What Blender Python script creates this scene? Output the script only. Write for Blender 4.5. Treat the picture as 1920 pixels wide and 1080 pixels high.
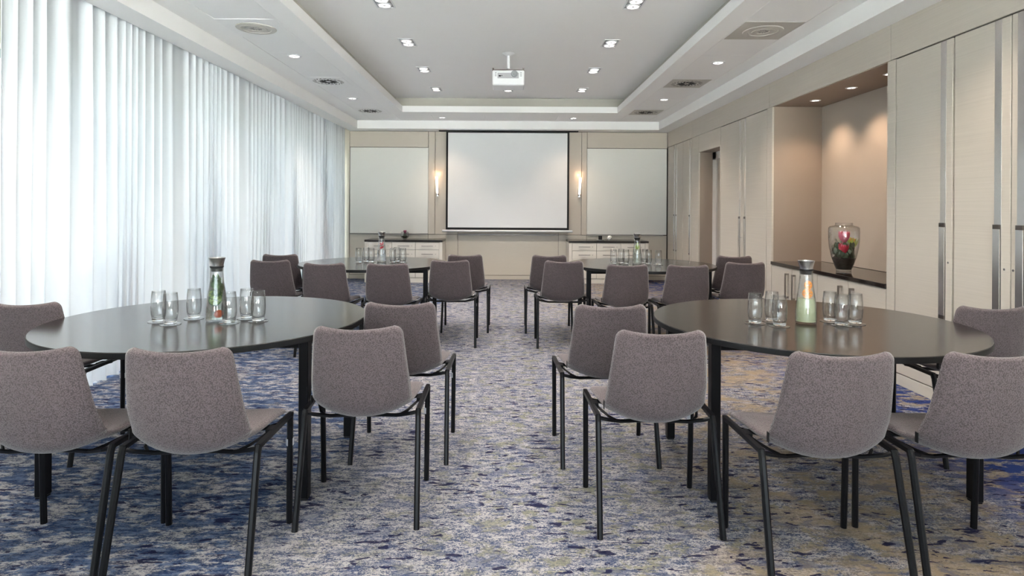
import bpy, bmesh, math, random
from mathutils import Vector, Matrix
R = math.radians
PI = math.pi
random.seed(7)
S = bpy.context.scene
for o in list(bpy.data.objects):
    bpy.data.objects.remove(o, do_unlink=True)
COL = S.collection

# ------------------------------------------------------------------ camera
cam = bpy.data.cameras.new('camera')
cam.sensor_width = 36.0
cam.lens = 36.0 * 1124.0 / 1920.0
cam.shift_x = 5.0 / 1920.0
cam.shift_y = -148.0 / 1920.0
cam.clip_start = 0.05
cam_o = bpy.data.objects.new('camera', cam)
COL.objects.link(cam_o)
cam_o.matrix_world = Matrix.Translation((0, 0, 1.3)) @ Matrix.Rotation(R(90), 4, 'X') @ Matrix.Rotation(0.0056, 4, 'Z')
S.camera = cam_o

# ------------------------------------------------------------------ world, exposure
S.view_settings.view_transform = 'Standard'
S.view_settings.look = 'None'
S.view_settings.gamma = 1.0
S.view_settings.use_curve_mapping = False
S.view_settings.exposure = 2.03
SKY = 2.25            # overcast daylight
W = bpy.data.worlds.new('world')
S.world = W
W.use_nodes = True
bg = W.node_tree.nodes['Background']
bg.inputs['Color'].default_value = (0.86, 0.93, 1.0, 1)
bg.inputs['Strength'].default_value = SKY
SPOT_W = 8.0        # each ceiling downlight
SPOT_COL = (1.0, 0.93, 0.86)


def lamp(kind, name, loc, energy, color, rot=(0, 0, 0), parent=None, **kw):
    l = bpy.data.lights.new(name, kind)
    l.energy = energy
    l.color = color
    for k, v in kw.items():
        setattr(l, k, v)
    o = bpy.data.objects.new(name, l)
    COL.objects.link(o)
    o.location = loc
    o.rotation_euler = rot
    if parent:
        o.parent = parent
    return o


# sun added beyond the screen wall: never enters the room, bounces fill off added paving
sun = lamp('SUN', 'sun', (0, 20, 20), 62.0, (1.0, 0.97, 0.93), rot=(R(-42), R(14), 0), angle=R(1.0))

# ------------------------------------------------------------------ materials
M = {}


def newmat(name):
    m = bpy.data.materials.new(name)
    m.use_nodes = True
    M[name] = m
    nt = m.node_tree
    return m, nt, nt.nodes['Principled BSDF']


def node(nt, t, **kw):
    n = nt.nodes.new(t)
    for k, v in kw.items():
        setattr(n, k, v)
    return n


def coords(nt, scale=(1, 1, 1), kind='Object', rot=(0, 0, 0)):
    tc = node(nt, 'ShaderNodeTexCoord')
    mp = node(nt, 'ShaderNodeMapping')
    mp.inputs['Scale'].default_value = scale
    mp.inputs['Rotation'].default_value = rot
    nt.links.new(tc.outputs[kind], mp.inputs['Vector'])
    return mp.outputs['Vector']


def noise(nt, vec, scale, detail=4, rough=0.55, dist=0.0):
    n = node(nt, 'ShaderNodeTexNoise')
    n.inputs['Scale'].default_value = scale
    n.inputs['Detail'].default_value = detail
    n.inputs['Roughness'].default_value = rough
    n.inputs['Distortion'].default_value = dist
    nt.links.new(vec, n.inputs['Vector'])
    return n.outputs['Fac']


def mrange(nt, val, a, b, c=0.0, d=1.0, smooth=True):
    n = node(nt, 'ShaderNodeMapRange')
    n.interpolation_type = 'SMOOTHSTEP' if smooth else 'LINEAR'
    for i, v in ((1, a), (2, b), (3, c), (4, d)):
        if isinstance(v, (int, float)):
            n.inputs[i].default_value = v
        else:
            nt.links.new(v, n.inputs[i])
    nt.links.new(val, n.inputs[0])
    return n.outputs[0]


def math_(nt, op, a, b=None, clamp=False):
    n = node(nt, 'ShaderNodeMath', operation=op)
    n.use_clamp = clamp
    for i, v in ((0, a), (1, b)):
        if v is None:
            continue
        if isinstance(v, (int, float)):
            n.inputs[i].default_value = v
        else:
            nt.links.new(v, n.inputs[i])
    return n.outputs[0]


def mixc(nt, fac, a, b):
    n = node(nt, 'ShaderNodeMix', data_type='RGBA')
    for i, v in ((0, fac), (6, a), (7, b)):
        if isinstance(v, (int, float)):
            n.inputs[i].default_value = v
        elif isinstance(v, tuple):
            n.inputs[i].default_value = (*v, 1)
        else:
            nt.links.new(v, n.inputs[i])
    return n.outputs[2]


def bump(nt, bsdf, h, strength, dist=0.002):
    b = node(nt, 'ShaderNodeBump')
    b.inputs['Strength'].default_value = strength
    b.inputs['Distance'].default_value = dist
    nt.links.new(h, b.inputs['Height'])
    nt.links.new(b.outputs['Normal'], bsdf.inputs['Normal'])


def simple(name, col, rough=0.5, metal=0.0, var=0.04, vscale=6.0, stretch=(1, 1, 1), spec=0.5, bmp=0.0, coat=0.0):
    """plain procedural paint / metal with slight mottling"""
    m, nt, p = newmat(name)
    v = coords(nt, stretch)
    f = noise(nt, v, vscale, 5)
    a = tuple(c * (1 - var) for c in col)
    b = tuple(min(1, c * (1 + var)) for c in col)
    nt.links.new(mixc(nt, f, a, b), p.inputs['Base Color'])
    p.inputs['Roughness'].default_value = rough
    p.inputs['Metallic'].default_value = metal
    p.inputs['Specular IOR Level'].default_value = spec
    p.inputs['Coat Weight'].default_value = coat
    if bmp:
        bump(nt, p, f, bmp)
    return m


def glassmat(name, col=(1, 1, 1), rough=0.0, ior=1.45):
    m, nt, p = newmat(name)
    v = coords(nt)
    f = noise(nt, v, 5, 1)
    nt.links.new(mixc(nt, f, col, tuple(c * 0.99 for c in col)), p.inputs['Base Color'])
    p.inputs['Transmission Weight'].default_value = 1.0
    p.inputs['Roughness'].default_value = rough
    p.inputs['IOR'].default_value = ior
    return m


def emit(name, col, strength):
    m, nt, p = newmat(name)
    p.inputs['Base Color'].default_value = (*col, 1)
    p.inputs['Emission Color'].default_value = (*col, 1)
    p.inputs['Emission Strength'].default_value = strength
    return m


simple('plaster', (0.88, 0.88, 0.875), 0.85, vscale=3, var=0.012, bmp=0.05)
simple('ceiling_metal', (0.85, 0.85, 0.85), 0.6, vscale=3, var=0.012)
simple('shaded_tray_side', (0.47, 0.455, 0.41), 0.8, var=0.01)  # plaster darkened to carry the shade of the tray recess
simple('cabinet_front', (0.70, 0.66, 0.59), 0.4, var=0.02)
simple('diffuser_metal', (0.50, 0.48, 0.44), 0.45, var=0.02)
simple('cream_laminate', (0.56, 0.51, 0.43), 0.45, vscale=2.5, var=0.035, stretch=(6, 0.6, 40))
simple('side_laminate', (0.545, 0.50, 0.435), 0.42, vscale=2.5, var=0.11, stretch=(6, 0.45, 48))
simple('cream_board', (0.75, 0.74, 0.69), 0.35, var=0.01)
simple('taupe_panel', (0.56, 0.505, 0.43), 0.5, vscale=3, var=0.02)
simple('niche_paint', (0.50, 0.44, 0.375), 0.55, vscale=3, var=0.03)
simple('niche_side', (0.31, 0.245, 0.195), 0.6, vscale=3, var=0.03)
simple('dark_gap', (0.05, 0.04, 0.035), 0.8)
simple('black_steel', (0.004, 0.004, 0.005), 0.36, var=0.1, spec=0.22)
simple('black_laminate', (0.018, 0.014, 0.012), 0.17, var=0.15, vscale=3, stretch=(2, 22, 2), spec=0.68)
simple('black_granite', (0.016, 0.012, 0.011), 0.08, var=0.4, vscale=180)
simple('black_matte', (0.007, 0.007, 0.008), 0.6, spec=0.3)
simple('screen_fabric', (0.76, 0.77, 0.775), 0.8, var=0.006)
simple('brushed_metal', (0.72, 0.70, 0.68), 0.24, metal=1.0, vscale=4, var=0.02, stretch=(60, 60, 0.4))
simple('dark_metal', (0.16, 0.14, 0.13), 0.35, metal=1.0)
simple('handle_metal', (0.34, 0.31, 0.29), 0.3, metal=1.0)
simple('chrome', (0.75, 0.75, 0.76), 0.14, metal=1.0)
simple('steel_cap', (0.52, 0.51, 0.51), 0.22, metal=1.0, stretch=(60, 60, 1))
simple('white_plastic', (0.74, 0.75, 0.77), 0.4, var=0.01)
simple('grey_plastic', (0.30, 0.31, 0.33), 0.5)
simple('clip_plastic', (0.42, 0.42, 0.45), 0.3)
simple('white_frame', (0.70, 0.68, 0.64), 0.4)
simple('window_metal', (0.30, 0.31, 0.32), 0.5)
simple('reflector', (0.74, 0.73, 0.70), 0.8)  # added ground that throws sunlight into the room as fill
simple('dark_ground', (0.10, 0.115, 0.10), 0.9)  # unseen ground, kept dark to dim the curtain
simple('soil', (0.028, 0.018, 0.012), 0.9, var=0.6, vscale=60, bmp=1.0)
simple('moss', (0.030, 0.036, 0.016), 0.9, var=0.6, vscale=70, bmp=1.0)
simple('leaf_dark', (0.045, 0.075, 0.03), 0.4, var=0.3, vscale=30)
simple('leaf_grey', (0.20, 0.25, 0.19), 0.5, var=0.3, vscale=30)
simple('leaf_lime', (0.42, 0.50, 0.06), 0.45, var=0.2, vscale=30)
simple('petal_red', (0.62, 0.03, 0.06), 0.85, var=0.25, vscale=25)
simple('petal_pink', (0.72, 0.16, 0.24), 0.85, var=0.3, vscale=25)
simple('petal_orange', (0.85, 0.32, 0.05), 0.85, var=0.2, vscale=25)
simple('petal_plum', (0.22, 0.05, 0.10), 0.5, var=0.2, vscale=25)
simple('lime_flesh', (0.24, 0.36, 0.07), 0.35, var=0.2, vscale=80)
simple('mint', (0.025, 0.11, 0.010), 0.4, var=0.3, vscale=60)
simple('orange_rind', (0.80, 0.27, 0.005), 0.4, var=0.1, vscale=60)
simple('orange_flesh', (0.75, 0.26, 0.008), 0.65, var=0.15, vscale=90)
simple('strawberry', (0.80, 0.10, 0.02), 0.35, var=0.2, vscale=60)
simple('lemon', (0.75, 0.78, 0.22), 0.35, var=0.1, vscale=60)
simple('white_ceramic', (0.80, 0.79, 0.74), 0.25, var=0.01)
simple('door_leaf', (0.40, 0.36, 0.31), 0.35, var=0.02)
# thin clear glass: see-through with rim reflections
m, nt, p = newmat('glass')
nt.nodes.remove(p)
tr = node(nt, 'ShaderNodeBsdfTransparent')
lw_ = node(nt, 'ShaderNodeLayerWeight')
nt.links.new(mixc(nt, math_(nt, 'POWER', lw_.outputs['Facing'], 3.0), (0.97, 0.975, 0.975), (0.62, 0.63, 0.64)), tr.inputs['Color'])
gl = node(nt, 'ShaderNodeBsdfGlossy')
gl.inputs['Roughness'].default_value = 0.03
fr = node(nt, 'ShaderNodeLayerWeight')
mx = node(nt, 'ShaderNodeMixShader')
fz = math_(nt, 'ADD', math_(nt, 'MULTIPLY', math_(nt, 'POWER', fr.outputs['Facing'], 3.0), 0.8), 0.06)
nt.links.new(fz, mx.inputs[0])
nt.links.new(tr.outputs[0], mx.inputs[1])
nt.links.new(gl.outputs[0], mx.inputs[2])
nt.links.new(mx.outputs[0], nt.nodes['Material Output'].inputs['Surface'])
glassmat('thick_glass', (0.97, 0.98, 0.98))
glassmat('water_green', (0.88, 0.96, 0.88), 0.0, 1.33)
glassmat('water_clear', (0.96, 0.97, 0.98), 0.0, 1.33)
# cloudy lemonade: partly diffusing
m, nt, p = newmat('water_lemon')
nt.links.new(mixc(nt, noise(nt, coords(nt), 14, 2), (0.66, 0.74, 0.47), (0.78, 0.82, 0.60)), p.inputs['Base Color'])
p.inputs['Transmission Weight'].default_value = 0.55
p.inputs['Roughness'].default_value = 0.25
p.inputs['IOR'].default_value = 1.33
p.inputs['Subsurface Weight'].default_value = 0.0
emit('lamp_glow', (1.0, 0.95, 0.88), 1.2)
emit('sconce_glow', (1.0, 0.84, 0.66), 0.6)

# window pane: thin clear glass
m, nt, p = newmat('window_pane')
nt.nodes.remove(p)
tr = node(nt, 'ShaderNodeBsdfTransparent')
tr.inputs['Color'].default_value = (0.93, 0.96, 0.96, 1)
gl = node(nt, 'ShaderNodeBsdfGlossy')
gl.inputs['Roughness'].default_value = 0.02
fr = node(nt, 'ShaderNodeLayerWeight')
mx = node(nt, 'ShaderNodeMixShader')
nt.links.new(math_(nt, 'ADD', math_(nt, 'MULTIPLY', math_(nt, 'POWER', fr.outputs['Facing'], 4.0), 0.55), 0.05), mx.inputs[0])
nt.links.new(tr.outputs[0], mx.inputs[1])
nt.links.new(gl.outputs[0], mx.inputs[2])
nt.links.new(mx.outputs[0], nt.nodes['Material Output'].inputs['Surface'])


def sheer(name, see, col, dens):
    """voile: part clear gaps, part light let through the threads, part reflected"""
    m, nt, p = newmat(name)
    nt.nodes.remove(p)
    v = coords(nt, (1, 1, 0.02))
    f = noise(nt, v, 9, 3)
    c = mixc(nt, f, col, tuple(x * 0.94 for x in col))
    tl = node(nt, 'ShaderNodeBsdfTranslucent')
    df = node(nt, 'ShaderNodeBsdfDiffuse')
    tr = node(nt, 'ShaderNodeBsdfTransparent')
    nt.links.new(c, tl.inputs['Color'])
    nt.links.new(c, df.inputs['Color'])
    m1 = node(nt, 'ShaderNodeMixShader')
    m1.inputs[0].default_value = dens
    nt.links.new(tl.outputs[0], m1.inputs[1])
    nt.links.new(df.outputs[0], m1.inputs[2])
    m2 = node(nt, 'ShaderNodeMixShader')
    m2.inputs[0].default_value = see
    nt.links.new(m1.outputs[0], m2.inputs[1])
    nt.links.new(tr.outputs[0], m2.inputs[2])
    nt.links.new(m2.outputs[0], nt.nodes['Material Output'].inputs['Surface'])
    return m


sheer('voile', 0.004, (0.75, 0.785, 0.83), 0.912)
sheer('drape', 0.0, (0.62, 0.62, 0.61), 0.85)

# upholstery: melange weave
m, nt, p = newmat('fabric')
v = coords(nt)
w1 = node(nt, 'ShaderNodeTexVoronoi')
w1.inputs['Scale'].default_value = 230
nt.links.new(v, w1.inputs['Vector'])
n1 = noise(nt, v, 330, 2)
n2 = noise(nt, v, 5, 3)
fac = mrange(nt, math_(nt, 'ADD', math_(nt, 'MULTIPLY', w1.outputs['Distance'], 0.9), math_(nt, 'MULTIPLY', n1, 0.7)), 0.45, 1.10)
c1 = mixc(nt, fac, (0.130, 0.104, 0.107), (0.055, 0.042, 0.045))
c2 = mixc(nt, math_(nt, 'MULTIPLY', n2, 0.22), c1, (0.15, 0.115, 0.11))
nt.links.new(c2, p.inputs['Base Color'])
p.inputs['Roughness'].default_value = 0.95
p.inputs['Specular IOR Level'].default_value = 0.15
p.inputs['Sheen Weight'].default_value = 0.25
p.inputs['Sheen Roughness'].default_value = 0.5
bump(nt, p, fac, 0.5, 0.0015)

# ---- carpet
m, nt, p = newmat('carpet')
tc = node(nt, 'ShaderNodeTexCoord')
sp = node(nt, 'ShaderNodeSeparateXYZ')
nt.links.new(tc.outputs['Object'], sp.inputs[0])
X, Y = sp.outputs[0], sp.outputs[1]
vs = coords(nt, (1.0, 2.2, 1))          # streaks run across the room
vf = coords(nt, (1.0, 1.7, 1))
big = noise(nt, coords(nt, (1, 0.8, 1)), 1.3, 4, 0.6)
med = noise(nt, vs, 6.5, 7, 0.66, 0.3)
med2 = noise(nt, coords(nt, (1, 2.6, 1), rot=(0, 0, 0.03)), 15, 5, 0.62, 0.2)
fine = noise(nt, vf, 75, 3, 0.7)
fine2 = noise(nt, coords(nt, (1, 1.2, 1)), 190, 2, 0.7)
pat = noise(nt, coords(nt, (1.1, 1.6, 3)), 3.6, 6, 0.65, 0.4)
ol = noise(nt, coords(nt, (1.0, 1.5, 7)), 8.5, 8, 0.74, 0.2)
fl_ = noise(nt, coords(nt, (1.0, 2.9, 9)), 12.0, 4, 0.52, 0.5)
XX = math_(nt, 'ADD', X, math_(nt, 'MULTIPLY', math_(nt, 'SUBTRACT', big, 0.5), 1.5))
left = mrange(nt, XX, -0.45, -1.15)
right = mrange(nt, XX, 0.25, 1.5)
far_r = math_(nt, 'MULTIPLY', mrange(nt, X, 1.9, 2.5), mrange(nt, big, 0.36, 0.52))
# mid ground: slate-blue to pale pinkish grey, mottled finely
t = math_(nt, 'ADD', math_(nt, 'MULTIPLY', fine, 0.75), math_(nt, 'MULTIPLY', med2, 0.6))
t = math_(nt, 'ADD', t, math_(nt, 'MULTIPLY', math_(nt, 'SUBTRACT', fine2, 0.5), 0.5))
base = mixc(nt, mrange(nt, t, 0.585, 0.765), (0.040, 0.055, 0.105), (0.34, 0.318, 0.312))
# olive / sand clouds
olm = math_(nt, 'MULTIPLY', mrange(nt, ol, 0.51, 0.58), mrange(nt, XX, -1.1, 0.3, 0.25, 1.0))
sand = mixc(nt, right, (0.205, 0.195, 0.130), (0.235, 0.190, 0.125))
sand = mixc(nt, mrange(nt, fine, 0.35, 0.65), mixc(nt, 0.55, sand, (0.08, 0.085, 0.10)), sand)
base = mixc(nt, math_(nt, 'MULTIPLY', olm, 0.85), base, sand)
# warm tan wash near the right wall
base = mixc(nt, math_(nt, 'MULTIPLY', math_(nt, 'MULTIPLY', right, mrange(nt, pat, 0.42, 0.60)), 0.75), base, (0.255, 0.195, 0.125))
# slate-blue drifts
base = mixc(nt, math_(nt, 'MULTIPLY', mrange(nt, med, 0.52, 0.60), 0.5), base, (0.05, 0.068, 0.135))
# strong blue on the window side and along the cabinets
blm = mrange(nt, med, mrange(nt, left, 0, 1, 0.70, 0.470), mrange(nt, left, 0, 1, 0.76, 0.505))
blue = mixc(nt, mrange(nt, med2, 0.40, 0.62), (0.005, 0.024, 0.082), (0.018, 0.068, 0.170))
bfac = math_(nt, 'MULTIPLY', blm, mrange(nt, math_(nt, 'ADD', fine, math_(nt, 'MULTIPLY', fine2, 0.4)), 0.48, 0.62, 1.0, 0.72))
base = mixc(nt, math_(nt, 'MULTIPLY', left, mrange(nt, med2, 0.45, 0.6, 0.0, 0.45)), base, (0.40, 0.385, 0.39))
base = mixc(nt, bfac, base, blue)
fb = math_(nt, 'MULTIPLY', far_r, mrange(nt, med, 0.44, 0.52))
base = mixc(nt, fb, base, (0.018, 0.035, 0.14))
# navy flecks
clu = noise(nt, coords(nt, (1, 1, 5)), 2.4, 3, 0.6)
fth = mrange(nt, clu, 0.35, 0.60, 0.70, 0.575)
nav = mrange(nt, math_(nt, 'ADD', fl_, math_(nt, 'MULTIPLY', math_(nt, 'SUBTRACT', fine, 0.5), 0.12)), fth, math_(nt, 'ADD', fth, 0.015))
base = mixc(nt, math_(nt, 'MULTIPLY', nav, 0.93), base, (0.008, 0.009, 0.040))
nt.links.new(base, p.inputs['Base Color'])
p.inputs['Roughness'].default_value = 0.97
p.inputs['Specular IOR Level'].default_value = 0.1
bump(nt, p, math_(nt, 'ADD', fine, fine2), 0.6, 0.004)


# ------------------------------------------------------------------ mesh helpers
class MB:
    def __init__(s):
        s.v = []
        s.f = []

    def add(s, vs, fs):
        n = len(s.v)
        s.v += [tuple(x) for x in vs]
        s.f += [tuple(i + n for i in f) for f in fs]
        return s

    def box(s, x0, x1, y0, y1, z0, z1, mtx=None):
        vs = [Vector((x, y, z)) for x in (x0, x1) for y in (y0, y1) for z in (z0, z1)]
        if mtx:
            vs = [mtx @ q for q in vs]
        return s.add(vs, [(0, 1, 3, 2), (4, 6, 7, 5), (0, 4, 5, 1), (2, 3, 7, 6), (0, 2, 6, 4), (1, 5, 7, 3)])

    def cbox(s, x0, x1, y0, y1, z0, z1, c=0.002):
        """chamfered box"""
        bm = bmesh.new()
        mt = Matrix.Translation(((x0 + x1) / 2, (y0 + y1) / 2, (z0 + z1) / 2)) @ Matrix.Diagonal((x1 - x0, y1 - y0, z1 - z0, 1))
        bmesh.ops.create_cube(bm, size=1, matrix=mt)
        bmesh.ops.bevel(bm, geom=list(bm.edges), offset=c, segments=1, profile=0.5, affect='EDGES')
        bm.verts.index_update()
        r = s.add([q.co.copy() for q in bm.verts], [[q.index for q in f.verts] for f in bm.faces])
        bm.free()
        return r

    def tube(s, pts, rad, n=8, sx=1.0, phase=None, cap=True):
        pts = [Vector(q) for q in pts]
        rads = rad if isinstance(rad, (list, tuple)) else [rad] * len(pts)
        ph = PI / n if phase is None else phase
        base = len(s.v)
        up = Vector((0, 0, 1))
        t0 = (pts[1] - pts[0]).normalized()
        if abs(t0.dot(up)) > 0.9:
            up = Vector((0, 1, 0))
        vs = []
        for i, q in enumerate(pts):
            if i == 0:
                t = pts[1] - pts[0]
            elif i == len(pts) - 1:
                t = pts[-1] - pts[-2]
            else:
                t = (pts[i + 1] - q).normalized() + (q - pts[i - 1]).normalized()
            t.normalize()
            a = up.cross(t)
            a.normalize()
            b = t.cross(a)
            up = b
            for k in range(n):
                an = 2 * PI * k / n + ph
                vs.append(q + a * math.cos(an) * rads[i] * sx + b * math.sin(an) * rads[i])
        fs = []
        for i in range(len(pts) - 1):
            for k in range(n):
                k2 = (k + 1) % n
                fs.append((i * n + k, i * n + k2, (i + 1) * n + k2, (i + 1) * n + k))
        if cap:
            fs.append(tuple(range(n))[::-1])
            fs.append(tuple((len(pts) - 1) * n + k for k in range(n)))
        return s.add(vs, fs)

    def lathe(s, prof, n=24, c=(0, 0, 0), sy=1.0):
        """prof: list of (r, z); r = 0 collapses to a pole"""
        vs, rings = [], []
        for r, z in prof:
            if r <= 1e-6:
                rings.append([len(vs)])
                vs.append((c[0], c[1], c[2] + z))
            else:
                rings.append(list(range(len(vs), len(vs) + n)))
                for k in range(n):
                    a = 2 * PI * k / n
                    vs.append((c[0] + r * math.cos(a), c[1] + r * sy * math.sin(a), c[2] + z))
        fs = []
        for a, b in zip(rings, rings[1:]):
            for k in range(n):
                k2 = (k + 1) % n
                if len(a) == 1 and len(b) == 1:
                    continue
                if len(a) == 1:
                    fs.append((a[0], b[k2], b[k]))
                elif len(b) == 1:
                    fs.append((a[k], a[k2], b[0]))
                else:
                    fs.append((a[k], a[k2], b[k2], b[k]))
        return s.add(vs, fs)

    def xf(s, m):
        s.v = [tuple(m @ Vector(q)) for q in s.v]
        return s

    def mesh(s, name, mat, smooth=False):
        me = bpy.data.meshes.new(name)
        me.from_pydata(s.v, [], s.f)
        bm = bmesh.new()
        bm.from_mesh(me)
        bmesh.ops.recalc_face_normals(bm, faces=bm.faces)
        bm.to_mesh(me)
        bm.free()
        me.materials.append(M[mat])
        if smooth:
            me.shade_smooth()
            if smooth != 'all':
                me.set_sharp_from_angle(angle=R(38))
        return me

    def obj(s, name, mat, parent=None, loc=None, smooth=False):
        o = bpy.data.objects.new(name, s.mesh(name, mat, smooth))
        COL.objects.link(o)
        if parent:
            o.parent = parent
        if loc:
            o.location = loc
        return o


def tag(o, label=None, cat=None, group=None, kind=None):
    if label:
        o['label'] = label
    if cat:
        o['category'] = cat
    if group:
        o['group'] = group
    if kind:
        o['kind'] = kind
    return o


def thing(name, loc, label, cat, group=None, rz=0.0):
    o = bpy.data.objects.new(name, None)
    COL.objects.link(o)
    o.empty_display_size = 0.05
    o.location = loc
    o.rotation_euler = (0, 0, rz)
    return tag(o, label, cat, group)


def struct(o, label=None):
    o['kind'] = 'structure'
    if label:
        o['label'] = label
    return o


def kids(o):
    return [c for c in bpy.data.objects if c.parent == o]


TREE = {}


def dup(root, loc, rz=0.0, label=None, group=None):
    """copy of a thing with copies of its parts and sub-parts"""
    if root.name not in TREE:
        TREE[root.name] = [(c, kids(c)) for c in kids(root)]
    r = root.copy()
    COL.objects.link(r)
    r.location = loc
    r.rotation_euler = (0, 0, rz)
    if label:
        r['label'] = label
    if group:
        r['group'] = group
    for ch, gs in TREE[root.name]:
        c = ch.copy()
        COL.objects.link(c)
        c.parent = r
        for g in gs:
            d = g.copy()
            COL.objects.link(d)
            d.parent = c
    return r


YB = 11.1       # back wall
YF = -2.6       # wall behind the camera
XR = 2.92       # right wall plane
# ------------------------------------------------------------------ setting: floor
floor = struct(MB().box(-3.34, XR + 0.6, YF, YB + 0.1, -0.12, 0.0).obj('floor', 'carpet'), 'blue, sand and grey mottled carpet')

# ------------------------------------------------------------------ ceiling
Z1, Z2, Z3 = 2.73, 2.875, 3.13
TX, TY = 1.755, 9.78
cb = MB()
cb.box(-2.0, 2.0, YF, 10.02, Z3, Z3 + 0.12)                       # raised tray
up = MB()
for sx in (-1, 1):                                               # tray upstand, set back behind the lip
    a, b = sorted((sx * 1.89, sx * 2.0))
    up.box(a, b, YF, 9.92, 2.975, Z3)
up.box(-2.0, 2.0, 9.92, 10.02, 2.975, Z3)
struct(up.obj('trim_8', 'shaded_tray_side'), 'upstand of the ceiling tray, recess shade put into its beige-grey colour')
cb.box(-3.4, -1.955, YF, YB, 2.90, 2.96)                         # slab above the side panels
cb.box(1.955, 3.4, YF, YB, 2.90, 2.96)
cb.box(-2.0, 2.0, 10.0, YB, 2.90, 2.96)
ceiling = struct(cb.obj('ceiling', 'plaster'), 'white plaster ceiling with raised centre tray')
lip = MB()
for sx in (-1, 1):
    a, b = sorted((sx * TX, sx * 1.95))
    lip.box(a, b, YF, 10.06, Z2, 2.975)
lip.box(-TX, TX, TY, 10.06, Z2, 2.975)
struct(lip.obj('trim_1', 'plaster'), 'white lip round the ceiling tray')
bd = MB()
for sx in (-1, 1):
    a, b = sorted((sx * 2.474, sx * 2.735))
    bd.box(a, b, YF, 10.72, Z2, 2.90)
bd.box(-2.474, 2.474, 10.684, 10.735, Z2, 2.90)
struct(bd.obj('trim_2', 'plaster'), 'plain white border outside the ceiling panels')
bm_ = MB()
bm_.box(-2.96, -2.73, YF, YB, Z1, 2.90)
struct(bm_.obj('trim_3', 'plaster'), 'white dropped beam along the curtain')
struct(MB().box(2.67, XR + 0.02, YF, YB, Z1, 2.90).obj('trim_4', 'plaster'), 'white dropped beam above the cabinets')
struct(MB().box(-2.73, 2.67, 10.73, YB, Z1, 2.90).obj('trim_5', 'plaster'), 'white dropped beam above the screen wall')
# metal ceiling panels, one by one
ye = [YF, -1.9, -1.0, 0.1, 0.65, 1.8, 2.9, 3.9, 5.0, 5.52, 6.1, 7.2, 7.75, 8.6, 9.44, 9.98]
for sx in (-1, 1):
    for i in range(len(ye) - 1):
        a, b = sorted((sx * 1.953, sx * 2.470))
        o = MB().cbox(a, b, ye[i] + 0.002, ye[i + 1] - 0.002, Z2 + 0.001, 2.899, 0.0015).obj('ceiling_panel', 'ceiling_metal', ceiling)
for sx in (-1, 1):
    a, b = sorted((sx * 1.953, sx * 2.470))
    MB().cbox(a, b, 9.984, 10.68, Z2 + 0.001, 2.899, 0.0015).obj('ceiling_panel', 'ceiling_metal', ceiling)
xe = [-1.95, -1.33, -0.43, 0.14, 0.81, 1.40, 1.95]
for i in range(len(xe) - 1):
    MB().cbox(xe[i] + 0.002, xe[i + 1] - 0.002, 10.064, 10.68, Z2 + 0.001, 2.899, 0.0015).obj('ceiling_panel', 'ceiling_metal', ceiling)

# ------------------------------------------------------------------ window wall behind the curtain
XW = -3.34
wl = MB()
WH = 2.36
wl.box(XW - 0.25, XW, YF, YB + 0.1, WH, 3.0)
wl.box(XW - 0.25, XW, YF, YB + 0.1, -0.12, 0.06)
wy = [YF + 0.1, -0.35, 1.65, 3.65, 5.65, 7.65, 9.65, 11.0]
for y in wy:
    wl.box(XW - 0.22, XW, y - 0.09, y + 0.09, 0.06, WH)
struct(wl.obj('wall_left', 'taupe_panel'), 'window wall hidden behind the sheer curtain')
for i in range(len(wy) - 1):
    a, b = wy[i] + 0.09, wy[i + 1] - 0.09
    fr_ = MB()
    for (p0, p1) in ((a, a + 0.05), (b - 0.05, b), ((a + b) / 2 - 0.03, (a + b) / 2 + 0.03)):
        fr_.box(XW - 0.16, XW - 0.10, p0, p1, 0.06, WH)
    fr_.box(XW - 0.16, XW - 0.10, a, b, 0.06, 0.12)
    fr_.box(XW - 0.16, XW - 0.10, a, b, WH - 0.06, WH)
    w = struct(fr_.obj('window_%d' % (i + 1), 'window_metal'), 'tall window behind the sheer curtain')
    for q0, q1 in ((a + 0.05, (a + b) / 2 - 0.03), ((a + b) / 2 + 0.03, b - 0.05)):
        MB().box(XW - 0.135, XW - 0.129, q0, q1, 0.12, WH - 0.06).obj('pane', 'window_pane', w)
struct(MB().box(-26, XW - 0.25, -26, 30, -0.3, -0.12).obj('trim_6', 'dark_ground'), 'unseen grey-green ground outside the curtained windows')  # out of view, darkened so less light reaches the curtain
struct(MB().box(XW - 0.25, 24, -26, YF - 0.15, -0.3, -0.12).obj('trim_7', 'reflector'), 'added pale terrace behind the camera')  # added to bounce sun up to the ceiling through the rear window

# ------------------------------------------------------------------ back wall
bw = struct(MB().box(XW - 0.2, XR + 0.7, YB, YB + 0.15, -0.1, 3.1).obj('wall_back', 'dark_gap'), 'panelled wall behind the projection screen')


def wpanel(x0, x1, z0, z1, t, mat, name='wall_panel', parent=bw, g=0.003):
    return MB().cbox(x0 + g, x1 - g, YB - t, YB, z0 + g, z1 - g, 0.002).obj(name, mat, parent)


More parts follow.
